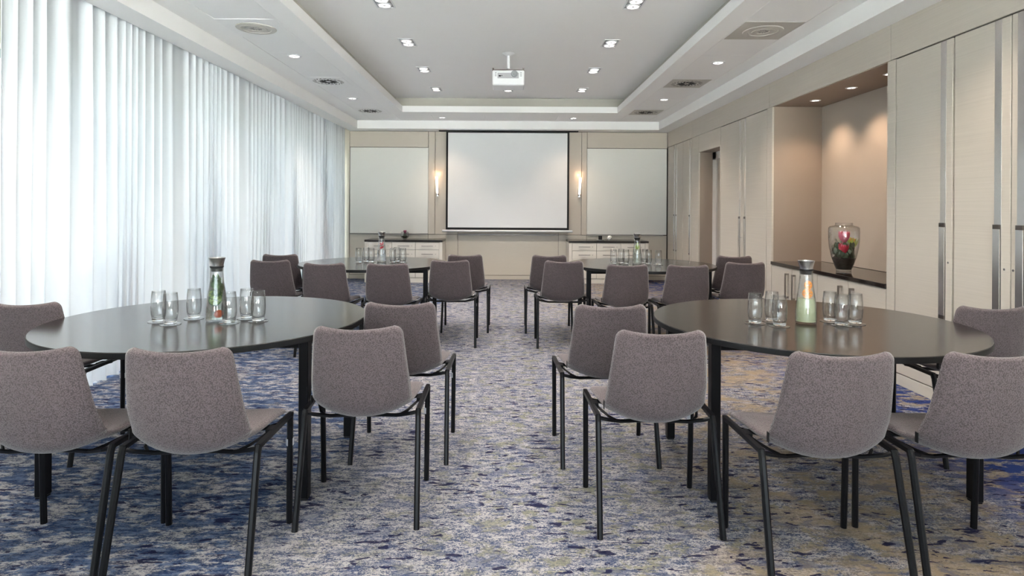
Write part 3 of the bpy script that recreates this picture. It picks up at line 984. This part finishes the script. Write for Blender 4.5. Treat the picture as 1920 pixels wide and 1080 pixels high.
def pad(rows, sub, r0, r1, th, dip=0.0):
    """upholstered shell piece. rows (y, z, halfwidth, curl); r0 / r1 corner radii at start / end (0 = plain)"""
    P = crom(rows, sub)
    L = [0.0]
    for a, b in zip(P, P[1:]):
        L.append(L[-1] + math.hypot(b[0] - a[0], b[1] - a[1]))
    tot = L[-1]
    # resample with dense ends
    samp = []
    n = 30
    for i in range(n + 1):
        u = i / n
        e = 0.5 - 0.5 * math.cos(PI * u)
        samp.append((0.55 * e + 0.45 * u) * tot)
    ends = []
    if r0:
        ends += [0.0004, 0.002, 0.005, 0.010, 0.018]
    if r1:
        ends += [tot - q for q in (0.0004, 0.002, 0.005, 0.010, 0.018)]
    samp = sorted(set([round(q, 5) for q in samp + ends]))

    def at(s_):
        s_ = max(0, min(tot, s_))
        for i in range(len(L) - 1):
            if L[i + 1] >= s_ - 1e-9:
                k = (s_ - L[i]) / max(1e-9, L[i + 1] - L[i])
                return [p_ + (q_ - p_) * k for p_, q_ in zip(P[i], P[i + 1])]
        return P[-1]
    N = 18
    us = [math.sin((k / N - 0.5) * PI) for k in range(N + 1)]
    us = [0.6 * u + 0.4 * (2 * k / N - 1) for k, u in enumerate(us)]
    top, bot = [], []
    for s_ in samp:
        y, z, w, cu = at(s_)
        a, b = at(s_ - 0.004), at(s_ + 0.004)
        ty, tz = b[0] - a[0], b[1] - a[1]
        l_ = math.hypot(ty, tz)
        ty, tz = ty / l_, tz / l_
        ny, nz = -tz, ty            # left of travel (front -> back -> up): flips to sitter side
        if rows[0][0] > rows[-1][0]:
            ny, nz = tz, -ty
        e = 1.0
        for d_, r_ in ((s_, r0), (tot - s_, r1)):
            if r_:
                if d_ < r_:
                    w = w - r_ * (1 - math.sqrt(max(0, 1 - ((r_ - d_) / r_) ** 2)))
                q = min(1.0, d_ / 0.014)
                e *= math.sqrt(max(0.0, 1 - (1 - q) ** 2)) if q < 1 else 1
        rt, rb = [], []
        for u in us:
            h = th / 2 * e * max(0.0, 1 - abs(u) ** 14) ** 0.5
            c_ = cu * abs(u) ** 2.2
            sag = -dip * (1 - u * u) * max(0, (s_ / tot - 0.7) / 0.3)
            yy, zz = y + ny * c_ + ty * sag, z + nz * c_ + tz * sag
            rt.append((u * w, yy + ny * h, zz + nz * h))
            rb.append((u * w, yy - ny * h, zz - nz * h))
        top.append(rt)
        bot.append(rb)
    v = [q for r_ in top for q in r_] + [q for r_ in bot for q in r_]
    W_ = N + 1
    H = len(samp)
    o_ = W_ * H
    f = []
    for j in range(H - 1):
        for i in range(N):
            f.append((j * W_ + i, j * W_ + i + 1, (j + 1) * W_ + i + 1, (j + 1) * W_ + i))
            f.append((o_ + j * W_ + i, o_ + (j + 1) * W_ + i, o_ + (j + 1) * W_ + i + 1, o_ + j * W_ + i + 1))
        for i in (0, N):
            f.append((j * W_ + i, (j + 1) * W_ + i, o_ + (j + 1) * W_ + i, o_ + j * W_ + i))
    for j in (0, H - 1):
        for i in range(N):
            f.append((j * W_ + i, j * W_ + i + 1, o_ + j * W_ + i + 1, o_ + j * W_ + i))
    mb = MB().add(v, f)
    bm = bmesh.new()
    me = bpy.data.meshes.new('tmp')
    me.from_pydata(mb.v, [], mb.f)
    bm.from_mesh(me)
    bmesh.ops.remove_doubles(bm, verts=bm.verts, dist=0.00005)
    bm.verts.index_update()
    r = MB().add([q.co.copy() for q in bm.verts], [[q.index for q in f_.verts] for f_ in bm.faces])
    bm.free()
    bpy.data.meshes.remove(me)
    return r


def make_chair(label, group):
    t = thing('conference_chair', (0, 0, 0), label, 'chair', group)
    seat = pad([(0.245, 0.440, 0.228, 0.002), (0.225, 0.453, 0.229, 0.005), (0.17, 0.458, 0.228, 0.010), (0.09, 0.454, 0.223, 0.018),
                (0.0, 0.446, 0.213, 0.026), (-0.07, 0.437, 0.207, 0.046), (-0.110, 0.441, 0.202, 0.060)], 5, 0.036, 0, 0.030)
    seat.obj('seat', 'fabric', t, smooth='all')
    back = pad([(-0.050, 0.434, 0.200, 0.044), (-0.095, 0.432, 0.205, 0.060), (-0.132, 0.445, 0.2085, 0.072), (-0.156, 0.475, 0.209, 0.066), (-0.168, 0.52, 0.207, 0.056),
                (-0.181, 0.58, 0.203, 0.040), (-0.197, 0.66, 0.195, 0.034), (-0.212, 0.74, 0.187, 0.030), (-0.224, 0.818, 0.178, 0.028)], 5, 0.012, 0.032, 0.028, 0.010)
    back.obj('backrest', 'fabric', t, smooth='all')
    for sx in (-1, 1):
        MB().tube([(sx * 0.248, 0.212, 0.452), (sx * 0.247, 0.214, 0.430), (sx * 0.243, 0.222, 0.0)], 0.0125, 8).obj('leg', 'black_steel', t)
        MB().tube([(sx * 0.236, -0.105, 0.448), (sx * 0.2365, -0.117, 0.425), (sx * 0.243, -0.224, 0.0)], 0.0125, 8).obj('leg', 'black_steel', t)
        MB().tube([(sx * 0.248, 0.224, 0.450), (sx * 0.236, -0.112, 0.446)], 0.012, 4, sx=1.1).obj('side_rail', 'black_steel', t)
    fr = MB()
    for yb, y2 in ((-0.104, -0.062), (0.13, 0.13)):
        fr.tube([(-0.236, yb, 0.438), (-0.20, yb, 0.430), (-0.14, (yb + y2) / 2, 0.416), (-0.07, y2, 0.412), (0.07, y2, 0.412),
                 (0.14, (yb + y2) / 2, 0.416), (0.20, yb, 0.430), (0.236, yb, 0.438)], 0.0085, 6)
    for sx in (-1, 1):
        fr.tube([(sx * 0.232, 0.06, 0.448), (sx * 0.205, 0.0, 0.435), (sx * 0.185, -0.06, 0.430), (sx * 0.16, -0.09, 0.424)], 0.006, 6)
        fr.box(min(sx * 0.215, sx * 0.24), max(sx * 0.215, sx * 0.24), 0.02, 0.075, 0.447, 0.457)
    fr.obj('seat_frame', 'black_steel', t)
    MB().cbox(-0.2135, -0.2105, -0.115, -0.098, 0.475, 0.512, 0.0008).obj('fabric_tag', 'black_matte', t)
    MB().tube([(0.2445, 0.219, 0.350), (0.2447, 0.2195, 0.322)], 0.0160, 8).obj('leg_clip', 'clip_plastic', t)
    MB().lathe([(0, 0.003), (0.004, 0.003), (0.005, 0)], 8).xf(Matrix.Translation((-0.2445, 0.208, 0.30)) @ Matrix.Rotation(R(90), 4, 'X')).obj('stud', 'chrome', t)
    return t


G = 'grey upholstered conference chairs'
chairs = [
    (-2.44, 3.20, 3, 'grey chair at the far left, between near black table and curtain'),
    (-1.655, 2.245, 1.5, 'grey chair cut off by the bottom left corner, x'),
    (-1.135, 2.245, 2.5, 'large grey chair in front of the mint carafe table, second from the left edge'),
    (-0.622, 2.640, 2.7, 'grey chair left of the aisle at the near left table, nearer of the two overlapping'),
    (-0.560, 3.262, 1.0, 'grey chair left of the aisle, half hidden behind the nearest aisle chair'),
    (0.608, 2.588, 0.0, 'grey chair right of the aisle at the near right table, nearer of the two overlapping'),
    (0.513, 3.230, 1.2, 'grey chair right of the aisle, half hidden behind the nearest right aisle chair'),
    (1.137, 2.240, 0.0, 'large grey chair in front of the near right table, below the orange slice carafe'),
    (1.672, 2.245, -0.5, 'grey chair cut off at the lower right edge of the picture'),
    (2.465, 3.240, -2, 'grey chair at the far right, behind the near table and beside the cabinets'),
    (-2.204, 5.71, 2, 'leftmost grey chair of the far left table, nearest the curtain'),
    (-2.38, 6.41, 2, 'grey chair of the far left table, peeping out behind the leftmost one'),
    (-1.624, 5.445, 1.5, 'grey chair at the far left table front, second from the curtain'),
    (-1.067, 5.44, 1, 'grey chair in front of the red berry carafe on the far left table'),
    (-0.558, 5.815, 1.0, 'grey chair at the aisle end of the far left table, in front'),
    (-0.463, 6.490, 0.5, 'grey chair at the aisle end of the far left table, behind its neighbour'),
    (0.425, 6.475, -1.0, 'grey chair at the aisle end of the far right table, behind its neighbour'),
    (0.513, 5.805, 0.0, 'grey chair at the aisle end of the far right table, in front'),
    (1.040, 5.46, 0, 'grey chair in front of the pale green carafe on the far right table'),
    (1.572, 5.45, -1, 'grey chair at the far right table front, above the near table left rim'),
    (2.200, 5.76, -2, 'grey chair at the cabinet end of the far right table, in front'),
    (2.392, 6.53, -3, 'grey chair at the cabinet end of the far right table, behind its neighbour'),
]
chairs[1] = (*chairs[1][:3], 'grey chair cut off by the left edge at the bottom left corner')
proto = None
for x, y, a, lab in chairs:
    if proto is None:
        proto = make_chair(lab, G)
        proto.location = (x, y, 0)
        proto.rotation_euler = (0, 0, R(a))
    else:
        dup(proto, (x, y, 0), R(a), lab)

# ------------------------------------------------------------------ glassware
ZT_ = 0.74
tum = MB().lathe([(0, 0.0155), (0.0283, 0.0155), (0.0325, 0.03), (0.0348, 0.065), (0.0335, 0.105), (0.0300, 0.1475), (0.0286, 0.148), (0.0320, 0.105),
                  (0.0333, 0.065), (0.0308, 0.032), (0.024, 0.019), (0, 0.017)], 32).mesh('tumbler', 'glass', 'all')
tub = MB().lathe([(0, 0), (0.0235, 0), (0.0275, 0.003), (0.0300, 0.015), (0, 0.0152)], 32).mesh('tumbler_base', 'thick_glass', 'all')
cst = MB().lathe([(0, 0), (0.046, 0), (0.047, 0.001), (0.047, 0.0022), (0.046, 0.003), (0, 0.003)], 32).mesh('coaster', 'glass', 'all')


def place_glass(x, y, lab, coaster=True, group='water tumblers'):
    z = ZT_ + 0.0003
    if coaster:
        c = bpy.data.objects.new('coaster', cst)
        COL.objects.link(c)
        c.location = (x, y, z)
        tag(c, 'clear glass coaster under the ' + lab, 'coaster', 'clear round coasters')
        z += 0.0033
    g = bpy.data.objects.new('tumbler', tum)
    COL.objects.link(g)
    g.location = (x, y, z)
    tag(g, lab, 'glass', group)
    h_ = bpy.data.objects.new('thick_base', tub)
    COL.objects.link(h_)
    h_.parent = g


pos1 = ['leftmost empty tumbler left of the mint carafe', 'front empty tumbler left of the mint carafe', 'empty tumbler close left of the mint carafe, set back',
        'front empty tumbler right of the mint carafe', 'back empty tumbler right of the mint carafe', 'rightmost empty tumbler right of the mint carafe']
for (x, y), l in zip([(-1.712, 2.93), (-1.617, 2.865), (-1.583, 3.015), (-1.355, 2.905), (-1.325, 3.03), (-1.235, 2.955)], pos1):
    place_glass(x, y, l)


def flz(px, py, z=ZT_):
    dx, dy = px - 955, py - 392
    c, s_ = math.cos(0.0056), math.sin(0.0056)
    u, v = dx * c + dy * s_, -dx * s_ + dy * c
    d = (1.3 - z) * 1124 / v
    return u * d / 1124, d


pos2 = [(1415.5, 607, 'leftmost empty tumbler on the orange carafe table'), (1447, 602.5, 'back empty tumbler close left of the orange carafe'), (1461.5, 612, 'front empty tumbler close left of the orange carafe'),
        (1556, 602.5, 'back empty tumbler right of the orange carafe'), (1578, 610.5, 'front empty tumbler right of the orange carafe'), (1603.5, 607.5, 'rightmost empty tumbler on the orange carafe table')]
for px, py, l in pos2:
    place_glass(*flz(px, py), l)
for px, py, l in [(672.6, 492.8, 'leftmost empty tumbler on the far left table'), (686.5, 491.2, 'second empty tumbler from the left on the far left table'), (696, 492.2, 'empty tumbler nearest left of the red berry carafe'),
                  (736.5, 492.5, 'empty tumbler nearest right of the red berry carafe'), (744, 491, 'empty tumbler second right of the red berry carafe'), (755.5, 493, 'rightmost empty tumbler on the far left table')]:
    place_glass(*flz(px, py), l)
for px, py, l in [(1150.5, 495.2, 'leftmost empty tumbler on the far right table'), (1164.8, 494, 'second empty tumbler from the left on the far right table'), (1173.5, 495.4, 'empty tumbler nearest left of the pale green carafe'),
                  (1209.5, 494.5, 'empty tumbler nearest right of the pale green carafe'), (1216, 496, 'empty tumbler second right of the pale green carafe'), (1234.5, 497.2, 'rightmost empty tumbler on the far right table')]:
    place_glass(*flz(px, py), l)


# carafes
PROF = [(0.044, 0.0), (0.0475, 0.004), (0.049, 0.02), (0.0485, 0.06), (0.0455, 0.105), (0.039, 0.155), (0.0325, 0.20), (0.030, 0.235), (0.0305, 0.262)]


def rin(z):
    for (r0, z0), (r1, z1) in zip(PROF, PROF[1:]):
        if z <= z1:
            return r0 + (r1 - r0) * (z - z0) / (z1 - z0) - 0.0028
    return PROF[-1][0] - 0.0028


def carafe(x, y, label, wmat, wlab, level, fill):
    t = thing('carafe', (x, y, ZT_ + 0.0003), label, 'carafe', 'glass carafes with steel pourers')
    inner = [(rin(z), z) for r_, z in reversed(PROF) if z > 0.015] + [(rin(0.014) - 0.002, 0.012), (0, 0.010)]
    MB().lathe([(0, 0.002)] + [(0.040, 0.0)] + PROF + inner, 40).obj('glass_body', 'glass', t, smooth='all')
    MB().lathe([(0, 0.245), (0.0245, 0.245), (0.0265, 0.262), (0.031, 0.264), (0.032, 0.270), (0.0315, 0.272), (0, 0.273)], 32).obj('seal', 'black_matte', t, smooth=True)
    MB().lathe([(0, 0.272), (0.0305, 0.272), (0.0312, 0.280), (0.0355, 0.300), (0.0395, 0.312), (0.0375, 0.313), (0.030, 0.300), (0, 0.296)], 32).obj('pourer_cap', 'steel_cap', t, smooth=True)
    if level:
        zs = [0.0135] + [z for _, z in PROF if 0.0135 < z < level] + [level]
        w = MB().lathe([(0, 0.0125)] + [(rin(z) - 0.0003, z) for z in zs] + [(0, level)], 36).obj('infused_water', wmat, loc=(x, y, ZT_ + 0.0003), smooth=True)
        tag(w, wlab, 'drink')
    for f_ in fill:
        f_(x, y, ZT_ + 0.0003)
    return t


def slice_(dx, dy, z, r, rot, rind, flesh, lab, cat='fruit slice', name='fruit_slice'):
    def go(x, y, zb):
        t = thing(name, (x + dx, y + dy, zb + z), lab, cat)
        t.rotation_euler = rot
        MB().lathe([(r * 0.9, -0.0018), (r, -0.0015), (r, 0.0015), (r * 0.9, 0.0018), (r * 0.88, 0), (r * 0.9, -0.0018)], 24).obj('rind', rind, t, smooth=True)
        for k in range(8):
            a0, a1 = 2 * PI * (k + 0.08) / 8, 2 * PI * (k + 0.92) / 8
            vs = []
            for zz in (-0.0019, 0.0019):
                vs += [(r * 0.12 * math.cos((a0 + a1) / 2), r * 0.12 * math.sin((a0 + a1) / 2), zz)]
                vs += [(r * 0.84 * math.cos(a0 + (a1 - a0) * q / 3), r * 0.84 * math.sin(a0 + (a1 - a0) * q / 3), zz) for q in range(4)]
            fs = [(0, 1, 2, 3, 4), (9, 8, 7, 6, 5)] + [(i, (i + 1) % 5, (i + 1) % 5 + 5, i + 5) for i in range(5)]
            MB().add(vs, fs).obj('segment', flesh, t)
    return go


def leafmesh(L, w, bend=0.2, n=6):
    v, f = [], []
    for i in range(n + 1):
        t_ = i / n
        ww = w * math.sin(PI * min(1, t_ * 0.96 + 0.02)) ** 0.8
        y_, z_ = L * t_ * math.cos(bend * t_), L * t_ * math.sin(bend * t_)
        for s_ in (-1, 0, 1):
            v.append((s_ * ww / 2, y_, z_ - (0.15 * ww if s_ == 0 else 0)))
        for s_ in (-1, 0, 1):
            v.append((s_ * ww / 2, y_, z_ - (0.15 * ww if s_ == 0 else 0) - 0.0006))
    for i in range(n):
        a, b = i * 6, (i + 1) * 6
        f += [(a, a + 1, b + 1, b), (a + 1, a + 2, b + 2, b + 1), (a + 3, b + 3, b + 4, a + 4), (a + 4, b + 4, b + 5, a + 5),
              (a, b, b + 3, a + 3), (a + 2, a + 5, b + 5, b + 2)]
    f += [(0, 3, 4, 1), (1, 4, 5, 2), (n * 6, n * 6 + 1, n * 6 + 4, n * 6 + 3), (n * 6 + 1, n * 6 + 2, n * 6 + 5, n * 6 + 4)]
    return MB().add(v, f)


def mint(n, z0, z1, mat, lab, seed, L=0.034, name='mint_sprig', rr=0.5):
    def go(x, y, zb):
        rnd = random.Random(seed)
        t = thing(name, (x, y, zb + z0), lab, 'herb')
        MB().tube([(0, 0, 0), (0.004, 0.002, (z1 - z0) / 2), (0, 0, z1 - z0)], 0.0013, 6).obj('stem', mat, t)
        for k in range(n):
            zz = (z1 - z0) * (k + 0.5) / n
            a = rnd.uniform(0, 2 * PI)
            m_ = Matrix.Translation((rnd.uniform(-1, 1) * 0.010, rnd.uniform(-1, 1) * 0.010, zz)) @ Matrix.Rotation(a, 4, 'Z') @ Matrix.Rotation(rnd.uniform(0.6, 1.3), 4, 'X')
            leafmesh(L * rnd.uniform(0.6, 0.9), L * rr, 0.5, 4).xf(m_ @ Matrix.Translation((0, -L * 0.3, 0))).obj('leaf', mat, t, smooth=True)
    return go


cx, cy = flz(406, 602)
carafe(cx, cy, 'glass carafe with mint and lime on the near left table', 'water_green', 'pale green mint water in the near left carafe', 0.215,
       [mint(30, 0.115, 0.215, 'mint', 'green mint leaves inside the near left carafe', 3, 0.046, rr=0.6),
        slice_(0.002, -0.008, 0.105, 0.030, (R(60), R(-22), 0), 'mint', 'lime_flesh', 'lime slice inside the mint carafe', name='lime_slice'),
        slice_(-0.004, 0.004, 0.130, 0.028, (R(75), R(15), R(10)), 'mint', 'lime_flesh', 'upper lime slice inside the mint carafe', name='lime_slice')])
# strawberry piece lying at the bottom
cb_ = MB().lathe([(0, 0), (0.012, 0.004), (0.019, 0.016), (0.017, 0.030), (0.008, 0.040), (0, 0.042)], 14).xf(Matrix.Rotation(R(55), 4, 'Y')).obj('strawberry_piece', 'strawberry', loc=(cx + 0.002, cy - 0.018, ZT_ + 0.028), smooth=True)
tag(cb_, 'red strawberry piece at the bottom of the mint carafe', 'fruit')
cx, cy = flz(1511, 607)
carafe(cx, cy, 'glass carafe with orange slices on the near right table', 'water_lemon', 'cloudy yellow-green water in the near right carafe', 0.125,
       [slice_(-0.003, -0.020, 0.152, 0.0245, (R(84), R(6), R(-8)), 'orange_rind', 'orange_flesh', 'lower orange slice inside the near right carafe', name='orange_slice'),
        slice_(0.006, -0.010, 0.192, 0.0215, (R(86), R(-8), R(12)), 'orange_rind', 'orange_flesh', 'upper orange slice inside the near right carafe', name='orange_slice'),
        mint(4, 0.13, 0.165, 'leaf_lime', 'small green leaves behind the orange slices', 8, 0.026)])
cx, cy = flz(715.5, 491)
carafe(cx, cy, 'glass carafe with red berries on the far left table', 'water_clear', 'clear water in the far left carafe', 0.125,
       [])
rb = thing('berry_sprig', (cx, cy, ZT_ + 0.13), 'red berries inside the far left carafe', 'fruit')
rnd = random.Random(5)
MB().tube([(0, 0, 0), (0.003, 0, 0.085)], 0.0013, 6).obj('stem', 'mint', rb)
for k in range(14):
    a, rr_, zz = rnd.uniform(0, 2 * PI), rnd.uniform(0.004, 0.016), rnd.uniform(0.01, 0.075)
    MB().lathe([(0, -0.008), (0.006, -0.005), (0.008, 0), (0.006, 0.005), (0, 0.008)], 10).xf(Matrix.Translation((rr_ * math.cos(a), rr_ * math.sin(a), zz))).obj('berry', 'petal_red', rb, smooth='all')
cx, cy = flz(1194.5, 495)
carafe(cx, cy, 'glass carafe with lemon and herbs on the far right table', 'water_green', 'pale green water in the far right carafe', 0.155,
       [slice_(0.0, -0.006, 0.175, 0.024, (R(75), R(15), 0), 'lemon', 'lime_flesh', 'lemon slice inside the far right carafe', name='lemon_slice'),
        mint(8, 0.15, 0.22, 'leaf_lime', 'yellow-green herb leaves inside the far right carafe', 11, 0.028)])


# ------------------------------------------------------------------ vase with proteas in the niche
def bloom(parent, loc, r, h, mats, rot, n=16):
    b = bpy.data.objects.new('flower', None)
    COL.objects.link(b)
    b.parent = parent
    b.location = loc
    b.rotation_euler = rot
    for ring in range(3):
        for k in range(n - ring * 3):
            a = 2 * PI * (k + ring * 0.5) / (n - ring * 3)
            rr_ = r * (1 - 0.28 * ring)
            m_ = Matrix.Rotation(a, 4, 'Z') @ Matrix.Translation((0, rr_ * 0.35, 0)) @ Matrix.Rotation(R(54 + ring * 11), 4, 'X')
            leafmesh(h * (1 - 0.06 * ring), r * 0.55, 0.35, 4).xf(m_).obj('petal', mats[ring % len(mats)], b, smooth=True)
    return b


vx, vy = flz(1582, 508.5, 0.737)
ZV = 0.7373
v_ = MB().lathe([(0, 0.004), (0.050, 0.0), (0.064, 0.002), (0.066, 0.008), (0.064, 0.014), (0.074, 0.04), (0.105, 0.13), (0.124, 0.22), (0.131, 0.30), (0.132, 0.37), (0.130, 0.405),
                 (0.118, 0.418), (0.080, 0.428), (0.072, 0.436), (0.074, 0.450), (0.070, 0.450), (0.069, 0.434), (0.078, 0.422), (0.116, 0.412), (0.126, 0.400), (0.128, 0.37), (0.127, 0.30),
                 (0.120, 0.22), (0.101, 0.13), (0.071, 0.042), (0.061, 0.018), (0, 0.016)], 48).obj('glass_vase', 'glass', loc=(vx, vy, ZV), smooth='all')
tag(v_, 'large clear glass vase with flowers on the black niche counter', 'vase')
t = thing('flower_arrangement', (vx, vy, ZV + 0.0175), 'red protea flowers and dark leaves inside the niche vase', 'flowers')
MB().lathe([(0, 0.001), (0.058, 0.001), (0.068, 0.024), (0.088, 0.07), (0.099, 0.105), (0.07, 0.125), (0, 0.13)], 30).obj('soil', 'soil', t, smooth=True)
rnd = random.Random(2)
for k in range(200):
    a = rnd.uniform(0, 2 * PI)
    zz = rnd.uniform(0.045, 0.205)
    rmax = min(0.110, 0.068 + 0.36 * (zz - 0.02))
    rr_ = rmax * rnd.uniform(0.55, 0.93)
    L_ = rnd.uniform(0.045, 0.065)
    m_ = Matrix.Translation((rr_ * math.cos(a), rr_ * math.sin(a), zz)) @ Matrix.Rotation(a - PI / 2, 4, 'Z') @ Matrix.Rotation(rnd.uniform(1.15, 1.55), 4, 'X')
    leafmesh(L_, 0.034, 0.3, 5).xf(m_).obj('leaf', rnd.choice(['leaf_dark', 'leaf_dark', 'leaf_dark', 'moss', 'leaf_grey']), t, smooth=True)
for k in range(16):      # fine grey sprigs to the sides
    sgn = -1 if k % 2 else 1
    m_ = Matrix.Translation((sgn * rnd.uniform(0.045, 0.075), rnd.uniform(-0.05, 0.03), rnd.uniform(0.16, 0.27))) @ Matrix.Rotation(rnd.uniform(0, 6.28), 4, 'Z') @ Matrix.Rotation(rnd.uniform(0.4, 1.4), 4, 'X')
    leafmesh(0.032, 0.012, 0.4, 3).xf(m_).obj('leaf', 'leaf_grey', t, smooth=True)
bloom(t, (-0.010, -0.02, 0.255), 0.048, 0.105, ['petal_pink', 'petal_red', 'petal_orange'], (R(8), R(-4), 0))
bloom(t, (-0.035, -0.055, 0.155), 0.044, 0.095, ['petal_red', 'petal_pink', 'petal_orange'], (R(14), R(-6), 0))
bloom(t, (0.040, -0.035, 0.195), 0.046, 0.110, ['leaf_lime', 'petal_orange', 'leaf_lime'], (R(6), R(12), 0), 12)

# ------------------------------------------------------------------ small pieces on the drawer cabinets
cz = 0.7505
vb = MB().lathe([(0, 0.003), (0.022, 0.0), (0.03, 0.006), (0.062, 0.03), (0.076, 0.07), (0.074, 0.105), (0.058, 0.135), (0.055, 0.135), (0.071, 0.104), (0.073, 0.07), (0.059, 0.033), (0.025, 0.012), (0, 0.010)], 32).obj(
    'glass_bowl', 'glass', loc=(-1.86, 10.68, cz), smooth='all')
tag(vb, 'small round glass bowl on the left drawer cabinet', 'bowl')
t = thing('table_plant', (-1.86, 10.68, cz + 0.012), 'dark plant with plum bloom in the bowl on the left drawer cabinet', 'plant')
MB().lathe([(0, 0.001), (0.022, 0.003), (0.045, 0.022), (0.055, 0.045), (0.03, 0.06), (0, 0.065)], 20).obj('soil', 'moss', t, smooth=True)
for k in range(26):
    a = rnd.uniform(0, 2 * PI)
    m_ = Matrix.Translation((0.018 * math.cos(a), 0.018 * math.sin(a), rnd.uniform(0.04, 0.07))) @ Matrix.Rotation(a - PI / 2, 4, 'Z') @ Matrix.Rotation(rnd.uniform(0.7, 1.4), 4, 'X')
    leafmesh(0.04, 0.018, 0.5, 4).xf(m_).obj('leaf', rnd.choice(['leaf_dark', 'moss']), t, smooth=True)
bloom(t, (0.005, -0.01, 0.09), 0.026, 0.065, ['petal_plum', 'petal_pink', 'petal_plum'], (0, 0, 0), 12)

tag(MB().lathe([(0, 0), (0.055, 0), (0.082, 0.012), (0.085, 0.017), (0.080, 0.017), (0.055, 0.006), (0, 0.006)], 32).obj('white_dish', 'white_ceramic', loc=(1.62, 10.66, cz), smooth=True),
    'white dish on the right drawer cabinet', 'dish')
t = thing('candle_cup', (1.62, 10.66, cz + 0.0065), 'small black cup in the white dish on the right drawer cabinet', 'cup')
MB().lathe([(0, 0), (0.030, 0), (0.034, 0.02), (0.035, 0.075), (0.031, 0.075), (0.029, 0.012), (0, 0.01)], 24).obj('cup_body', 'black_matte', t, smooth=True)
MB().lathe([(0, 0.011), (0.0285, 0.011), (0.0305, 0.060), (0, 0.062)], 20).obj('candle_wax', 'white_ceramic', t, smooth=True)
t = thing('spotted_ball', (1.785, 10.66, cz), 'white ball with dark spots beside the white dish', 'ornament')
MB().lathe([(0.044 * math.sin(a_ * PI / 16), 0.044 - 0.044 * math.cos(a_ * PI / 16)) for a_ in range(17)], 24).obj('ball', 'white_ceramic', t, smooth='all')
for a_, e_ in ((-100, 20), (-70, 35), (-120, -10), (-55, 0), (-85, -30), (-20, 20), (-150, 25), (60, 10), (120, -15), (90, 40)):
    dv = Vector((math.cos(R(a_)) * math.cos(R(e_)), math.sin(R(a_)) * math.cos(R(e_)), math.sin(R(e_))))
    m_ = Matrix.Translation(Vector((0, 0, 0.044)) + dv * 0.0438) @ dv.to_track_quat('Z', 'Y').to_matrix().to_4x4()
    MB().lathe([(0, 0.001), (0.006, 0.0005), (0.0065, -0.002)], 10).xf(m_).obj('spot', 'black_matte', t, smooth=True)
